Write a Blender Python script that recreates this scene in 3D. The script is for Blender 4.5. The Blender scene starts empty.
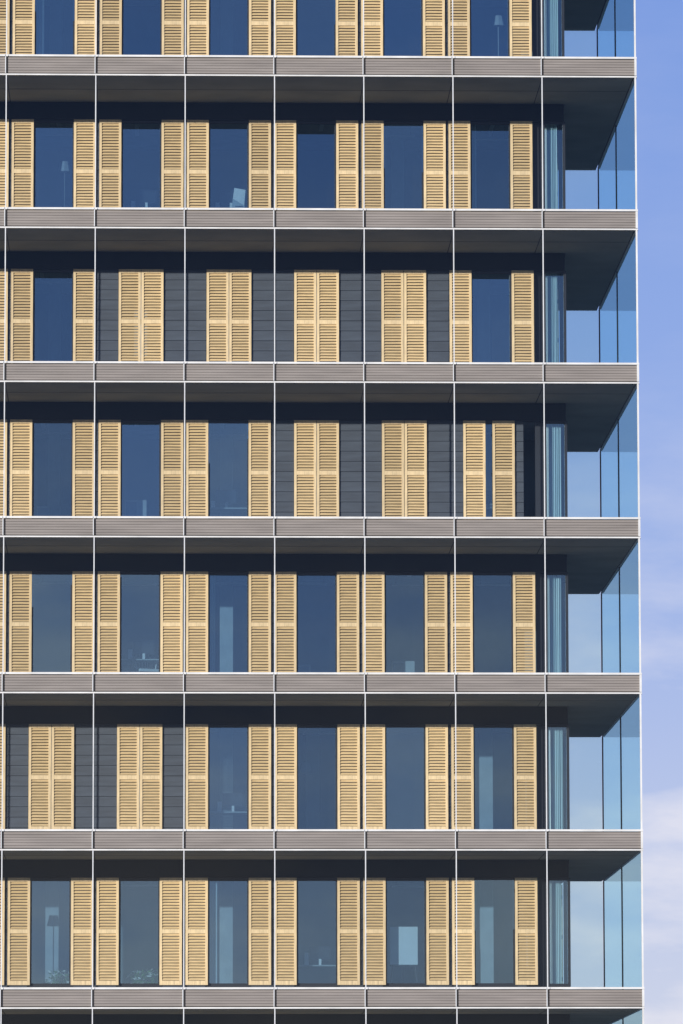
import bpy, math, random
from mathutils import Matrix, Vector
random.seed(11)
scene=bpy.context.scene
W=2.1; H=3.6447; D=3.1182; L=11.6447; XC=14.8024; XI=13.36
ZG=29.15; A=0.5764; WW=0.9644; ZT=0.9211; SOFF=0.4813
I0=-6; XL=I0*W
def T(k): return ZG-k*H
SUN_EL=math.radians(7.6); SUN_AZ=math.radians(214)

# ---------------- materials
def simple(name,col,rough=.6,metal=0.0,var=.12,scale=3.0,stretch=(1,1,1),rand=0.0,matte=False):
    m=bpy.data.materials.new(name); m.use_nodes=True
    nt=m.node_tree; b=nt.nodes['Principled BSDF']; N=nt.nodes; Lk=nt.links
    if matte:
        o=nt.nodes['Material Output']; N.remove(b); b=N.new('ShaderNodeBsdfDiffuse'); Lk.new(b.outputs[0],o.inputs[0]); inp=b.inputs['Color']
    else:
        inp=b.inputs['Base Color']; b.inputs['Roughness'].default_value=rough; b.inputs['Metallic'].default_value=metal
    tc=N.new('ShaderNodeTexCoord'); mp=N.new('ShaderNodeMapping'); mp.inputs['Scale'].default_value=stretch
    Lk.new(tc.outputs['Object'],mp.inputs['Vector'])
    no=N.new('ShaderNodeTexNoise'); no.inputs['Scale'].default_value=scale; no.inputs['Detail'].default_value=3
    Lk.new(mp.outputs[0],no.inputs['Vector'])
    mr=N.new('ShaderNodeMapRange'); mr.inputs['From Min'].default_value=.25; mr.inputs['From Max'].default_value=.75
    mr.inputs['To Min'].default_value=1-var; mr.inputs['To Max'].default_value=1+var
    Lk.new(no.outputs['Fac'],mr.inputs['Value'])
    val=mr.outputs[0]
    if rand:
        oi=N.new('ShaderNodeObjectInfo'); r2=N.new('ShaderNodeMapRange')
        r2.inputs['To Min'].default_value=1-rand; r2.inputs['To Max'].default_value=1+rand
        Lk.new(oi.outputs['Random'],r2.inputs['Value'])
        mu=N.new('ShaderNodeMath'); mu.operation='MULTIPLY'; Lk.new(val,mu.inputs[0]); Lk.new(r2.outputs[0],mu.inputs[1]); val=mu.outputs[0]
    vm=N.new('ShaderNodeVectorMath'); vm.operation='SCALE'; vm.inputs[0].default_value=col
    Lk.new(val,vm.inputs['Scale']); Lk.new(vm.outputs[0],inp)
    return m
def glass(name,trans,refl,base,fres=1.0,rand=0.0):
    m=bpy.data.materials.new(name); m.use_nodes=True; nt=m.node_tree; N=nt.nodes; Lk=nt.links
    N.clear(); out=N.new('ShaderNodeOutputMaterial'); mx=N.new('ShaderNodeMixShader')
    tr=N.new('ShaderNodeBsdfTransparent'); tr.inputs[0].default_value=(*trans,1)
    gl=N.new('ShaderNodeBsdfGlossy'); gl.inputs[0].default_value=(*refl,1); gl.inputs['Roughness'].default_value=0
    fr=N.new('ShaderNodeLayerWeight'); fr.inputs['Blend'].default_value=.5
    pw=N.new('ShaderNodeMath'); pw.operation='POWER'; pw.inputs[1].default_value=5
    Lk.new(fr.outputs['Facing'],pw.inputs[0])
    ma=N.new('ShaderNodeMath'); ma.operation='MULTIPLY_ADD'; ma.inputs[1].default_value=fres; ma.inputs[2].default_value=base; ma.use_clamp=True
    if rand:
        oi=N.new('ShaderNodeObjectInfo'); r2=N.new('ShaderNodeMapRange')
        r2.inputs['To Min'].default_value=base-rand; r2.inputs['To Max'].default_value=base+rand
        Lk.new(oi.outputs['Random'],r2.inputs['Value']); Lk.new(r2.outputs[0],ma.inputs[2])
    Lk.new(pw.outputs[0],ma.inputs[0]); Lk.new(ma.outputs[0],mx.inputs[0])
    Lk.new(tr.outputs[0],mx.inputs[1]); Lk.new(gl.outputs[0],mx.inputs[2]); Lk.new(mx.outputs[0],out.inputs[0])
    return m
M_wood=simple('shutter_wood',(.66,.50,.285),.6,var=.22,scale=5,stretch=(6,6,.6),rand=.10)
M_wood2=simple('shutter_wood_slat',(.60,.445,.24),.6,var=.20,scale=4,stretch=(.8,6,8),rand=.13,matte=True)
M_alu=simple('anodised_aluminium',(.64,.63,.61),.5,.1,var=.14,scale=2)
M_white=simple('white_glazing_profile',(.60,.61,.62),.45,var=.10)
M_band=simple('taupe_band_cladding',(.235,.208,.190),.6,.1,var=.18,scale=1.2,stretch=(.6,1,6))
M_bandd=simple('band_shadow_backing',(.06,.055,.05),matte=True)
M_soff=simple('soffit_panel',(.25,.25,.215),var=.14,scale=.8,matte=True)
M_seam=simple('soffit_seam',(.07,.07,.07),matte=True)
M_conc=simple('gallery_deck',(.32,.31,.29),var=.15,matte=True)
M_sid=simple('slate_siding',(.036,.047,.064),.6,var=.3,scale=2,stretch=(.5,1,5))
M_dark=simple('dark_window_frame',(.016,.020,.027),.4,.2,var=.1)
M_lint=simple('dark_lintel',(.034,.038,.042),var=.1,matte=True)
M_wall=simple('interior_wall',(.18,.22,.25),matte=True,var=.3,scale=.7)
M_ceil=simple('interior_ceiling',(.40,.44,.46),matte=True)
M_floor=simple('interior_floor',(.10,.10,.10),matte=True)
M_lite=simple('ceiling_lamp_housing',(.9,.9,.88),var=.02,matte=True)
M_curt=simple('curtain_fabric',(.52,.60,.62),var=.08,stretch=(4,4,.3),matte=True)
M_cab=simple('office_cabinet_paint',(.38,.40,.40),matte=True)
M_obj=simple('white_furniture',(.80,.80,.78),var=.05,matte=True)
M_leaf=simple('plant_leaf',(.10,.20,.06),var=.4,scale=20,matte=True)
M_petal=simple('plant_flower',(.8,.8,.72),var=.1,scale=20,matte=True)
M_pot=simple('plant_pot',(.55,.5,.45),var=.1)
M_g_out=glass('outer_skin_glass',(.97,.98,.98),(.9,.96,1),.03,.8)
M_g_win=glass('window_glass',(.47,.62,.72),(.58,.84,.98),.225,.8,rand=.055)
M_g_cor=glass('corner_window_glass',(.66,.82,.88),(.66,.90,1),.17,.8)
M_g_side=glass('tinted_side_glass',(.58,.84,.89),(.78,.96,1),.05,.5)
def endglass():
    m=bpy.data.materials.new('etched_end_glass'); m.use_nodes=True; nt=m.node_tree; N=nt.nodes; Lk=nt.links
    N.clear(); out=N.new('ShaderNodeOutputMaterial'); mx=N.new('ShaderNodeMixShader'); mx.inputs[0].default_value=.18
    tr=N.new('ShaderNodeBsdfTransparent'); tr.inputs[0].default_value=(.86,1,.95,1)
    di=N.new('ShaderNodeBsdfTranslucent'); di.inputs[0].default_value=(.9,.98,.95,1)
    Lk.new(tr.outputs[0],mx.inputs[1]); Lk.new(di.outputs[0],mx.inputs[2]); Lk.new(mx.outputs[0],out.inputs[0])
    return m
M_g_end=endglass()

# ---------------- mesh helper
class MB:
    def __init__(s): s.v=[];s.f=[];s.m=[];s.mats=[]
    def mi(s,m):
        if m not in s.mats: s.mats.append(m)
        return s.mats.index(m)
    def box(s,x0,x1,y0,y1,z0,z1,m):
        b=len(s.v); s.v+=[(x,y,z) for z in(z0,z1) for y in(y0,y1) for x in(x0,x1)]
        for q in((0,2,3,1),(4,5,7,6),(0,1,5,4),(2,6,7,3),(0,4,6,2),(1,3,7,5)):
            s.f.append([b+i for i in q]); s.m.append(s.mi(m))
    def quad(s,pts,m):
        b=len(s.v); s.v+=[tuple(p) for p in pts]; s.f.append([b+i for i in range(len(pts))]); s.m.append(s.mi(m))
    def slat(s,x0,x1,yc,zc,dep,th,ang,m):
        b=len(s.v); c,sn=math.cos(ang),math.sin(ang)
        for (a,t) in((-dep/2,-th/2),(dep/2,-th/2),(dep/2,th/2),(-dep/2,th/2)):
            y=yc+a*c-t*sn; z=zc+a*sn+t*c
            s.v+=[(x0,y,z),(x1,y,z)]
        for i in range(4):
            j=(i+1)%4; s.f.append([b+2*i,b+2*i+1,b+2*j+1,b+2*j]); s.m.append(s.mi(m))
    def rod(s,p,q,r,m,r2=None,n=8):
        p=Vector(p);q=Vector(q);r2=r if r2 is None else r2
        d=(q-p).normalized(); a=d.orthogonal().normalized(); c=d.cross(a); b=len(s.v)
        for (o,rr) in((p,r),(q,r2)):
            for i in range(n):
                t=2*math.pi*i/n; s.v.append(tuple(o+(a*math.cos(t)+c*math.sin(t))*rr))
        for i in range(n):
            j=(i+1)%n; s.f.append([b+i,b+j,b+n+j,b+n+i]); s.m.append(s.mi(m))
        s.f.append([b+i for i in range(n)][::-1]); s.m.append(s.mi(m)); s.f.append([b+n+i for i in range(n)]); s.m.append(s.mi(m))
    def mesh(s,name):
        me=bpy.data.meshes.new(name); me.from_pydata(s.v,[],s.f)
        for m in s.mats: me.materials.append(m)
        for p,i in zip(me.polygons,s.m): p.material_index=i
        me.update(); return me
def obj(name,me,parent=None,mw=None):
    o=bpy.data.objects.new(name,me if not isinstance(me,MB) else me.mesh(name))
    scene.collection.objects.link(o)
    if parent: o.parent=parent
    if mw is not None: o.matrix_local=mw
    return o
B=bpy.data.objects.new('office_building',None); scene.collection.objects.link(B)

KT=-3; KB=7
slab=MB(); band=MB(); rails=MB(); soff=MB()
for k in range(KT,KB+1):
    t=T(k)
    slab.box(XL,XC-.05,.03,L+.25,t-SOFF+.01,t-.06,M_conc)
    soff.box(XL,XC-.06,.035,D-.0,t-SOFF-.012,t-SOFF+.007,M_soff)
    soff.box(XI+.003,XC-.06,D+.003,L-.03,t-SOFF-.012,t-SOFF+.007,M_soff)
    for i in range(I0,7):
        soff.box(i*W+.0,i*W+.018,.05,D-.02,t-SOFF-.016,t-SOFF-.0125,M_seam)
    soff.box(XL,XC-.08,1.55,1.564,t-SOFF-.020,t-SOFF-.0165,M_seam)
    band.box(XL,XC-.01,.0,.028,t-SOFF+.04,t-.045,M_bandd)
    z0=t-SOFF+.052; z1=t-.055; n=6; dz=(z1-z0)/n
    for i in range(I0,7):
        xa=i*W-.002 if i>I0 else XL; xb=(i+1)*W-.006
        if i==6: xb=XC-.01
        off=random.uniform(-.003,.003)
        for j in range(n):
            band.box(xa,xb,-.018+off,-.002,z0+j*dz+.003,z0+(j+1)*dz-.005,M_band)
    band.box(XC-.008,XC+.02,-.014,L,t-SOFF+.05,t-.05,M_band)
    rails.box(XL,XC+.035,-.05,.02,t-.040,t+.006,M_alu)
    rails.box(XL,XC+.035,-.04,.02,t-SOFF-.004,t-SOFF+.030,M_alu)
    rails.box(XC-.02,XC+.04,.022,L,t-.042,t+.004,M_alu)
    rails.box(XC-.02,XC+.04,.022,L,t-SOFF-.004,t-SOFF+.038,M_alu)
    for i in range(I0,7):
        rails.box(i*W-.028,i*W-.008,-.058,-.022,t-SOFF+.04,t-.044,M_white)
        rails.box(i*W+.010,i*W+.024,-.045,-.022,t-SOFF+.04,t-.044,M_bandd)
        for dx in(-.045,.03): rails.box(i*W+dx,i*W+dx+.02,-.066,-.0505,t-.038,t-.0,M_white)
    rails.box(XC-.02,XC+.03,-.055,-.022,t-SOFF+.04,t-.044,M_alu)
obj('floor_slabs',slab,B); obj('slab_edge_bands',band,B); obj('aluminium_rails',rails,B); obj('soffit_panels',soff,B)
prof=MB(); gl=MB(); gs=MB(); ge=MB()
for k in range(KT,KB+1):
    zt=T(k)-SOFF-.006; zb=T(k+1)+.006
    for i in range(I0,7):
        prof.box(i*W-.012,i*W+.012,-.042,-.002,zb,zt,M_white)
        x1=(i+1)*W-.014 if i<6 else XC-.03
        gl.quad([(i*W+.014,-.01,zb),(x1,-.01,zb),(x1,-.01,zt),(i*W+.014,-.01,zt)],M_g_out)
    prof.box(XC-.02,XC+.02,-.04,.012,zb,zt,M_alu)
    for yy in (L/2,L):
        prof.box(XC-.02,XC+.012,yy-.02,yy+.02,zb,zt,M_bandd)
    for y0,y1 in((.02,L/2-.025),(L/2+.025,L-.025)):
        gs.quad([(XC,y0,zb),(XC,y1,zb),(XC,y1,zt),(XC,y0,zt)],M_g_side)
    ge.quad([(XI+.02,L,zb),(XC-.03,L,zb),(XC-.03,L,zt),(XI+.02,L,zt)],M_g_end)
obj('glazing_profiles',prof,B); obj('outer_glass_skin',gl,B); obj('side_glass_skin',gs,B); obj('end_glass_screen',ge,B)

SW=.53; SH=2.53
def shutter_mesh():
    b=MB(); st=.062; d=.045
    b.box(0,st,0,d,0,SH,M_wood); b.box(SW-st,SW,0,d,0,SH,M_wood)
    mid=SH*.5
    for z0,z1 in((0,.10),(mid-.05,mid+.05),(SH-.09,SH)): b.box(st,SW-st,.003,d-.003,z0,z1,M_wood)
    for a0,a1 in((.10,mid-.05),(mid+.05,SH-.09)):
        n=16; p=(a1-a0)/n
        for j in range(n): b.slat(st-.004,SW-st+.004,d/2+.005,a0+(j+.5)*p,.062,.009,math.radians(54),M_wood2)
    for z in(.25,mid,SH-.3): b.box(-.012,0,.01,.03,z-.05,z+.05,M_dark)
    return b.mesh('shutter')
ME_sh=shutter_mesh()
def frame_mesh():
    b=MB(); x0,x1=-.06,WW+.06; f=.062
    z0,z1=-.04,SH-.003
    b.box(x0,x0+f,0,.07,z0,z1,M_dark); b.box(x1-f,x1,0,.07,z0,z1,M_dark)
    b.box(x0+f,x1-f,.002,.068,z1-f,z1,M_dark); b.box(x0+f,x1-f,.002,.068,z0,z0+f+.02,M_dark)
    s=.035
    b.box(x0+f,x0+f+s,.02,.06,z0+f+.02,z1-f,M_dark); b.box(x1-f-s,x1-f,.02,.06,z0+f+.02,z1-f,M_dark)
    return b.mesh('window_frame')
ME_fr=frame_mesh()
b=MB(); b.quad([(0,0,.01),(WW,0,.01),(WW,0,SH-.05),(0,0,SH-.05)],M_g_win); ME_gl=b.mesh('window_pane')
def siding_mesh(w):
    b=MB(); z=-.17; n=11; p=(SH+.165)/n
    for j in range(n):
        za=z+j*p; zb=za+p
        b.quad([(0,-.012,za+.010),(w,-.012,za+.010),(w,0,zb),(0,0,zb)],M_sid)
        b.quad([(0,.012,za),(w,.012,za),(w,-.012,za+.010),(0,-.012,za+.010)],M_dark)
    b.box(0,w,.02,.12,-.17,SH-.005,M_dark)
    return b.mesh('siding')
SWD=W-(WW+.12)
ME_sd=siding_mesh(SWD); ME_sd2=siding_mesh(.21)
closed={(1,1),(1,2),(1,3),(1,4),(2,3),(2,4),(2,5),(4,0),(4,1)}
for k in range(KT,KB+1):
    for i in range(I0,-1):
        if random.random()<.18: closed.add((k,i))
def bay(k,i,M,side=False):
    TR=Matrix.Translation
    obj('window_frame',ME_fr,B,M@TR((0,.11,0)))
    tilt=Matrix.Rotation(math.radians(random.uniform(-.5,.5)),4,'Z')@Matrix.Rotation(math.radians(random.uniform(-.9,.9)),4,'X')
    obj('window_pane',ME_gl,B,M@TR((0,.15,0))@tilt)
    obj('siding',ME_sd if i!=5 else ME_sd2,B,M@TR((WW+.06,.075,0)))
    j=random.uniform(-.007,.007)
    if (k,i) in closed and not side:
        g=.085 if (k,i)==(2,5) else .006
        if (k,i)==(2,5): j=-.075
        obj('shutter',ME_sh,B,M@TR((WW/2-SW-g+j,0,0))); obj('shutter',ME_sh,B,M@TR((WW/2+g+j,0,0)))
    else:
        obj('shutter',ME_sh,B,M@TR((-SW+j,0,0))); obj('shutter',ME_sh,B,M@TR((WW+j,0,0)))
for k in range(KT,KB+1):
    z=T(k)-ZT-SH
    for i in range(I0,6):
        bay(k,i,Matrix.Translation((A+i*W,D,z)))
    for j in range(3):
        bay(k,100+j,Matrix.Translation((XI+.0,4.9+j*W,z))@Matrix.Rotation(math.pi/2,4,'Z'),True)
wl=MB(); cg=MB(); cf=MB(); inn=MB(); cur=MB(); lamps=MB(); fur=MB()
for k in range(KT,KB+1):
    t=T(k); zb=t-ZT-SH; zt=t-ZT; fl=T(k+1)-.06
    wl.box(XL,XI-.03,D+.045,D+.25,zt+.003,t-SOFF-.013,M_lint)
    wl.box(XL,XI-.03,D+.03,D+.25,zt-.0,zt+.002,M_dark)
    wl.box(XI-.25,XI-.045,D+.26,L-.05,zt+.003,t-SOFF-.013,M_lint)
    wl.box(XL,XI-.05,D+.06,D+.26,fl+.002,zb-.172 if zb-.172>fl+.02 else fl+.02,M_lint)
    wl.box(XL,XI-.05,D+.02,D+.2,zb-.07,zb-.045,M_dark)
    cx0=12.82
    cf.box(12.60+.0,cx0-.002,D+.2,D+.25,zb-.04,zt-.006,M_dark)
    cf.box(cx0,cx0+.045,D+.05,D+.13,zb-.04,zt-.002,M_dark)
    cf.box(XI-.06,XI,D+.04,D+.14,zb-.04,zt-.002,M_dark)
    cf.box(XI-.05,XI-.001,D+.142,D+.2,zb-.04,zt-.002,M_dark)
    cf.box(cx0+.045,XI-.06,D+.06,D+.12,zb-.04,zb+.03,M_dark)
    cf.box(cx0+.045,XI-.06,D+.06,D+.12,zt-.06,zt-.002,M_dark)
    cg.quad([(cx0+.045,D+.09,zb+.03),(XI-.06,D+.09,zb+.03),(XI-.06,D+.09,zt-.06),(cx0+.045,D+.09,zt-.06)],M_g_cor)
    cg.quad([(XI-.04,D+.2,zb+.03),(XI-.04,4.3,zb+.03),(XI-.04,4.3,zt-.1),(XI-.04,D+.2,zt-.1)],M_g_cor)
    cf.box(XI-.08,XI-.0,4.3,4.36,zb-.04,zt-.002,M_dark)
    cf.box(XI-.08,XI-.0,D+.2,4.3,zb-.04,zb+.03,M_dark); cf.box(XI-.08,XI-.0,D+.2,4.3,zt-.1,zt-.002,M_dark)
    def drape(xa,xb,n,yy):
        pts=[]
        for q in range(n+1):
            x=xa+(xb-xa)*q/n; pts.append((x,yy+.03*math.sin(q*1.9+k)+.012*math.sin(q*.7+k)))
        for q in range(n):
            (xA,yA),(xB,yB)=pts[q],pts[q+1]
            cur.quad([(xA,yA,zb+.02),(xB,yB,zb+.02),(xB,yB,zt-.03),(xA,yA,zt-.03)],M_curt)
    drape(cx0+.05,XI-.10-.10*random.random(),26,D+.30)
    inn.box(XL+.1,XI-.3,D+.26,8.2,t-SOFF-.20,t-SOFF-.015,M_ceil)
    inn.box(XL+.1,XI-.3,D+.27,8.2,fl+.003,fl+.03,M_floor)
    inn.box(XL+.1,XI-.3,8.2,8.35,fl+.031,t-SOFF-.205,M_wall)
    for i in range(I0,6):
        if random.random()<.4:
            x=i*W+.1; inn.box(x,x+.1,D+.5,8.19,fl+.032,t-SOFF-.205,M_wall)
        r=random.random()
        zc=t-SOFF-.27
        if r<.55:
            x=A+i*W+random.uniform(.1,.8); y=random.uniform(3.6,4.8)
            lamps.box(x,x+.10,y,y+1.4,zc,zc+.04,M_lite)
        elif r<.8:
            x=A+i*W+random.uniform(-.4,.2); y=random.uniform(3.8,5.2)
            lamps.box(x,x+1.3,y,y+.12,zc-.05,zc,M_lite)
        # suspended tube fixtures deeper in the room, seen through the upper part of the glass
        if random.random()<.5:
            x=A+i*W+random.uniform(-.2,.3); y=random.uniform(4.2,5.0)
            lamps.box(x,x+.9,y,y+.06,zc-.30,zc-.26,M_lite)
            for lx in(x+.1,x+.8): lamps.box(lx,lx+.01,y+.02,y+.03,zc-.259,zc+.06,M_dark)
        r=random.random()
        x=A+i*W
        if r<.18:
            hgt=random.uniform(.6,1.1); x0=x+random.uniform(0,.4)
            fur.box(x0,x0+random.uniform(.3,.6),3.9,4.3,fl+.03,fl+hgt,M_cab)
            fur.box(x0+.02,x0+.28,3.885,3.899,fl+.1,fl+hgt-.05,M_wall)
        elif r<.45:
            fur.box(x-.2,x+1.2,3.7,4.4,fl+.72,fl+.75,M_cab)
            for lx in(x-.18,x+1.14): fur.box(lx,lx+.04,3.75,4.35,fl+.03,fl+.719,M_dark)
            mx_=x+random.uniform(.1,.4); fur.box(mx_,mx_+.5,3.9,3.93,fl+.88,fl+1.2,M_dark); fur.box(mx_+.22,mx_+.28,3.88,3.89,fl+.751,fl+.9,M_obj)
            fur.box(mx_-.12,mx_-.02,3.8,3.9,fl+.751,fl+.751+random.uniform(.1,.3),M_obj)
        elif r<.52:
            x0=x+random.uniform(.25,.75); fur.rod((x0,4.2,fl+.03),(x0,4.2,fl+1.7),.012,M_cab); fur.rod((x0,4.2,fl+1.7),(x0,4.2,fl+1.95),.16,M_cab,.10)
        elif r<.60 and (k,i) not in closed:
            drape(x+.02,x+random.uniform(.12,.25),8,D+.30)
        if random.random()<.3:
            inn.box(x+.3,x+.62,6.0,6.3,fl+.032,t-SOFF-.206,M_ceil)
obj('wall_strips',wl,B); obj('corner_window_frames',cf,B); obj('corner_window_glass',cg,B); obj('interior_rooms',inn,B)
obj('curtains',cur,B); obj('ceiling_lamps',lamps,B); obj('office_furniture',fur,B)
bk=MB()
zr=T(KT)
bk.box(XL,XI-.3,L+.26,L+.5,0,zr+.6,M_sid)
bk.box(XL-.3,XL-.003,0,L+.5,0,zr+.6,M_sid)
for k in range(KT,KB+1):
    for i in range(I0,6):
        z=T(k)-ZT-SH
        bk.box(A+i*W,A+i*W+WW,L+.503,L+.52,z,z+SH,M_dark)
bk.box(XL,XC,.1,.3,zr+.01,zr+.6,M_band); bk.box(XL,XC,.05,.35,zr+.601,zr+.65,M_alu)
bk.box(XC-.2,XC,.301,L,zr+.01,zr+.6,M_band)
bk.box(XL,XC-.21,.31,L+.25,zr+.005,zr+.05,M_conc)
obj('rear_walls_and_roof',bk,B)

# ---- things seen in the rooms
def fz(k): return T(k+1)-.03
def chair(k,x,y):
    b=MB()
    b.rod((0,0,.05),(0,0,.43),.03,M_obj)
    for q in range(5):
        t=q*2*math.pi/5; b.rod((0,0,.07),(.28*math.cos(t),.28*math.sin(t),.04),.018,M_obj)
    b.box(-.24,.24,-.23,.23,.43,.49,M_obj)
    N_=10; P=[]
    for q in range(N_+1):
        t=math.pi*q/N_; P.append((-.25*math.cos(t),.24,.55+.42*math.sin(t)))
    for q in range(N_): b.rod(P[q],P[q+1],.02,M_obj)
    for q in range(1,N_): b.rod(P[q],(P[q][0],.24,.55),.008,M_obj)
    b.rod((-.25,.24,.55),(.25,.24,.55),.016,M_obj); b.rod((0,.22,.46),(0,.24,.56),.025,M_obj)
    for sx in(-.28,.28): b.rod((sx,-.15,.70),(sx,.2,.70),.018,M_obj); b.rod((sx,0,.70),(sx*.85,0,.47),.014,M_obj)
    obj('office_chair',b,None,Matrix.Translation((x,y,fz(k)))@Matrix.Rotation(.4,4,'Z'))
chair(3,A+W+.62,4.0)
def plant(k,x,y,n,s):
    b=MB(); b.rod((0,0,0),(0,0,.22),.09,M_pot,.12,12)
    for q in range(n):
        t=random.uniform(0,6.28); r=random.uniform(.02,.24); h=.26+random.uniform(0,.30)*s
        c=Vector((r*math.cos(t),r*math.sin(t),h))
        if q%4==0: b.rod((c.x*.2,c.y*.2,.2),c,.004,M_leaf,n=4)
        a=Vector((random.uniform(-1,1),random.uniform(-1,1),random.uniform(-.5,1))).normalized(); o=a.orthogonal()*.022
        ln=random.uniform(.04,.08)
        b.quad([c-a*ln,c+o,c+a*ln,c-o],M_petal if random.random()<.4 else M_leaf)
    obj('potted_plant',b,None,Matrix.Translation((x,y,fz(k))))
plant(5,A+.62,3.68,110,1.1); plant(5,A+.9,3.72,60,.9); plant(5,A+W+.45,3.68,110,1.0); plant(5,A+W+.8,3.68,90,1.2)
b=MB(); b.box(-.33,.33,-.02,.02,.72,1.62,M_obj); b.box(-.34,.34,-.035,-.021,.68,.72,M_dark)
for a_,c_ in((-.3,-.05),(.3,-.05),(0,.4)): b.rod((a_*.5,.03,1.6),(a_*1.2,c_+.1,0),.014,M_dark)
obj('flipchart_easel',b,None,Matrix.Translation((A+4*W+.45,3.62,fz(5))))
b=MB()
b.quad([(-.2,0,.25),(.12,.03,.25),(.19,.05,1.15),(-.08,.06,1.2)],M_obj); b.quad([(-.18,-.05,.25),(.22,-.04,.25),(.16,-.03,.75),(-.12,-.03,.92)],M_ceil)
for q in range(7): b.box(-.12+.01*q,.12,-.060,-.054,.30+q*.07,.318+q*.07,M_dark)
b.box(-.25,.25,-.12,.12,.02,.25,M_cab)
obj('presentation_boards',b,None,Matrix.Translation((A+2*W+.70,3.62,fz(0))))

M_gr=simple('grass_ground',(.07,.10,.04),var=.3,scale=.2,matte=True)
M_pv=simple('pavement_stone',(.33,.32,.30),var=.12,scale=1.5,matte=True)
M_as=simple('asphalt',(.05,.05,.052),var=.15,scale=8,matte=True)
M_kb=simple('kerb_stone',(.4,.4,.38),matte=True)
M_ln=simple('road_paint',(.75,.75,.72),matte=True)
g=MB(); g.quad([(-4000,-4000,-.15),(4000,-4000,-.15),(4000,4000,-.15),(-4000,4000,-.15)],M_gr); obj('ground',g)
g=MB(); g.box(-60,60,-22,40,-.14,-.012,M_pv); obj('pavement',g)
g=MB(); g.box(-60,60,-22.16,-22.003,-.14,.0,M_kb); obj('kerb',g)
g=MB(); g.quad([(-1500,-36,-.146),(1500,-36,-.146),(1500,-22.17,-.146),(-1500,-22.17,-.146)],M_as)
for q in range(-60,60): g.quad([(q*9,-29.1,-.142),(q*9+4,-29.1,-.142),(q*9+4,-28.95,-.142),(q*9,-28.95,-.142)],M_ln)
obj('road',g)

# ---------------- world
w=bpy.data.worlds.new('World'); scene.world=w; w.use_nodes=True; nt=w.node_tree; N=nt.nodes; Lk=nt.links
STR=.12
bg=N['Background']; bg.inputs['Strength'].default_value=STR
sk=N.new('ShaderNodeTexSky'); sk.sky_type='NISHITA'; sk.sun_disc=False; sk.sun_elevation=SUN_EL; sk.sun_rotation=SUN_AZ
sk.air_density=1.0; sk.dust_density=.2; sk.ozone_density=2.5
tc=N.new('ShaderNodeTexCoord'); sp=N.new('ShaderNodeSeparateXYZ'); Lk.new(tc.outputs['Generated'],sp.inputs[0])
rp=N.new('ShaderNodeValToRGB'); Lk.new(sp.outputs['Z'],rp.inputs['Fac'])
cr=rp.color_ramp
stops=[(0.0,(.74,.77,.87)),(.04,(.60,.65,.86)),(.09,(.42,.51,.84)),(.14,(.30,.42,.82)),(.22,(.20,.33,.77)),(.5,(.13,.23,.54)),(1.0,(.08,.15,.40))]
cr.elements[0].position=0; cr.elements[0].color=(*stops[0][1],1); cr.elements[1].position=1; cr.elements[1].color=(*stops[-1][1],1)
for p,c_ in stops[1:-1]:
    e=cr.elements.new(p); e.color=(*c_,1)
sc=N.new('ShaderNodeVectorMath'); sc.operation='SCALE'; sc.inputs['Scale'].default_value=1/STR; Lk.new(rp.outputs[0],sc.inputs[0])
mx=N.new('ShaderNodeMix'); mx.data_type='RGBA'; mx.inputs[0].default_value=.9
Lk.new(sk.outputs[0],mx.inputs[6]); Lk.new(sc.outputs[0],mx.inputs[7])
mp=N.new('ShaderNodeMapping'); mp.inputs['Scale'].default_value=(9,9,26); mp.inputs['Location'].default_value=(1.3,.4,.2); Lk.new(tc.outputs['Generated'],mp.inputs[0])
no=N.new('ShaderNodeTexNoise'); no.inputs['Scale'].default_value=2.4; no.inputs['Detail'].default_value=7; no.inputs['Roughness'].default_value=.55; Lk.new(mp.outputs[0],no.inputs['Vector'])
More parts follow.
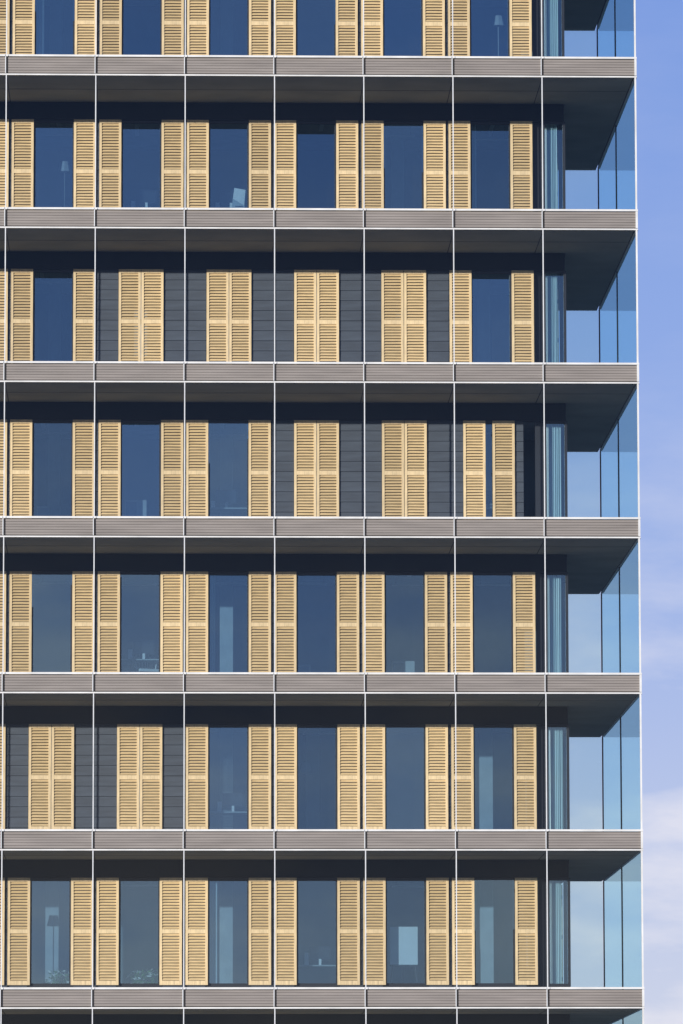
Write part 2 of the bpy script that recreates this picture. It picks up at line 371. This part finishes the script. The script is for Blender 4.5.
mr=N.new('ShaderNodeMapRange'); mr.inputs['From Min'].default_value=.43; mr.inputs['From Max'].default_value=.64; mr.inputs['To Max'].default_value=.85; Lk.new(no.outputs['Fac'],mr.inputs['Value'])
m2=N.new('ShaderNodeMapRange'); m2.inputs['From Min'].default_value=.15; m2.inputs['From Max'].default_value=.04; m2.inputs['To Min'].default_value=.06; Lk.new(sp.outputs['Z'],m2.inputs['Value'])
mm=N.new('ShaderNodeMath'); mm.operation='MULTIPLY'; Lk.new(mr.outputs[0],mm.inputs[0]); Lk.new(m2.outputs[0],mm.inputs[1])
mc=N.new('ShaderNodeMix'); mc.data_type='RGBA'; Lk.new(mm.outputs[0],mc.inputs[0]); Lk.new(mx.outputs[2],mc.inputs[6])
mc.inputs[7].default_value=(.86/STR,.84/STR,.90/STR,1)
Lk.new(mc.outputs[2],bg.inputs['Color'])
s=bpy.data.lights.new('sun','SUN'); s.energy=4.9; s.angle=math.radians(.5); s.color=(1,.955,.88)
so=bpy.data.objects.new('sun',s); scene.collection.objects.link(so)
d=Vector((math.sin(SUN_AZ)*math.cos(SUN_EL),math.cos(SUN_AZ)*math.cos(SUN_EL),math.sin(SUN_EL)))
so.rotation_euler=d.to_track_quat('Z','Y').to_euler(); so.location=(0,-50,60)
cx,cy,cz,yaw,pitch,roll,f=3.9107,131.5568,-27.4051,.03,.1254,-.0018,5691.5656
F=Vector((math.sin(yaw)*math.cos(pitch),math.cos(yaw)*math.cos(pitch),math.sin(pitch)))
R=Vector((math.cos(yaw),-math.sin(yaw),0)); U=R.cross(F)
R2=R*math.cos(roll)+U*math.sin(roll); U2=-R*math.sin(roll)+U*math.cos(roll)
c=bpy.data.cameras.new('camera'); c.sensor_width=36; c.lens=f*36/1024; c.clip_start=1; c.clip_end=9000
co=bpy.data.objects.new('camera',c); scene.collection.objects.link(co)
m=Matrix((R2,U2,-F)).transposed().to_4x4(); m.translation=Vector((cx,-cy,cz+ZG)); co.matrix_world=m
scene.camera=co
scene.view_settings.view_transform='Standard'; scene.view_settings.look='None'; scene.view_settings.exposure=0
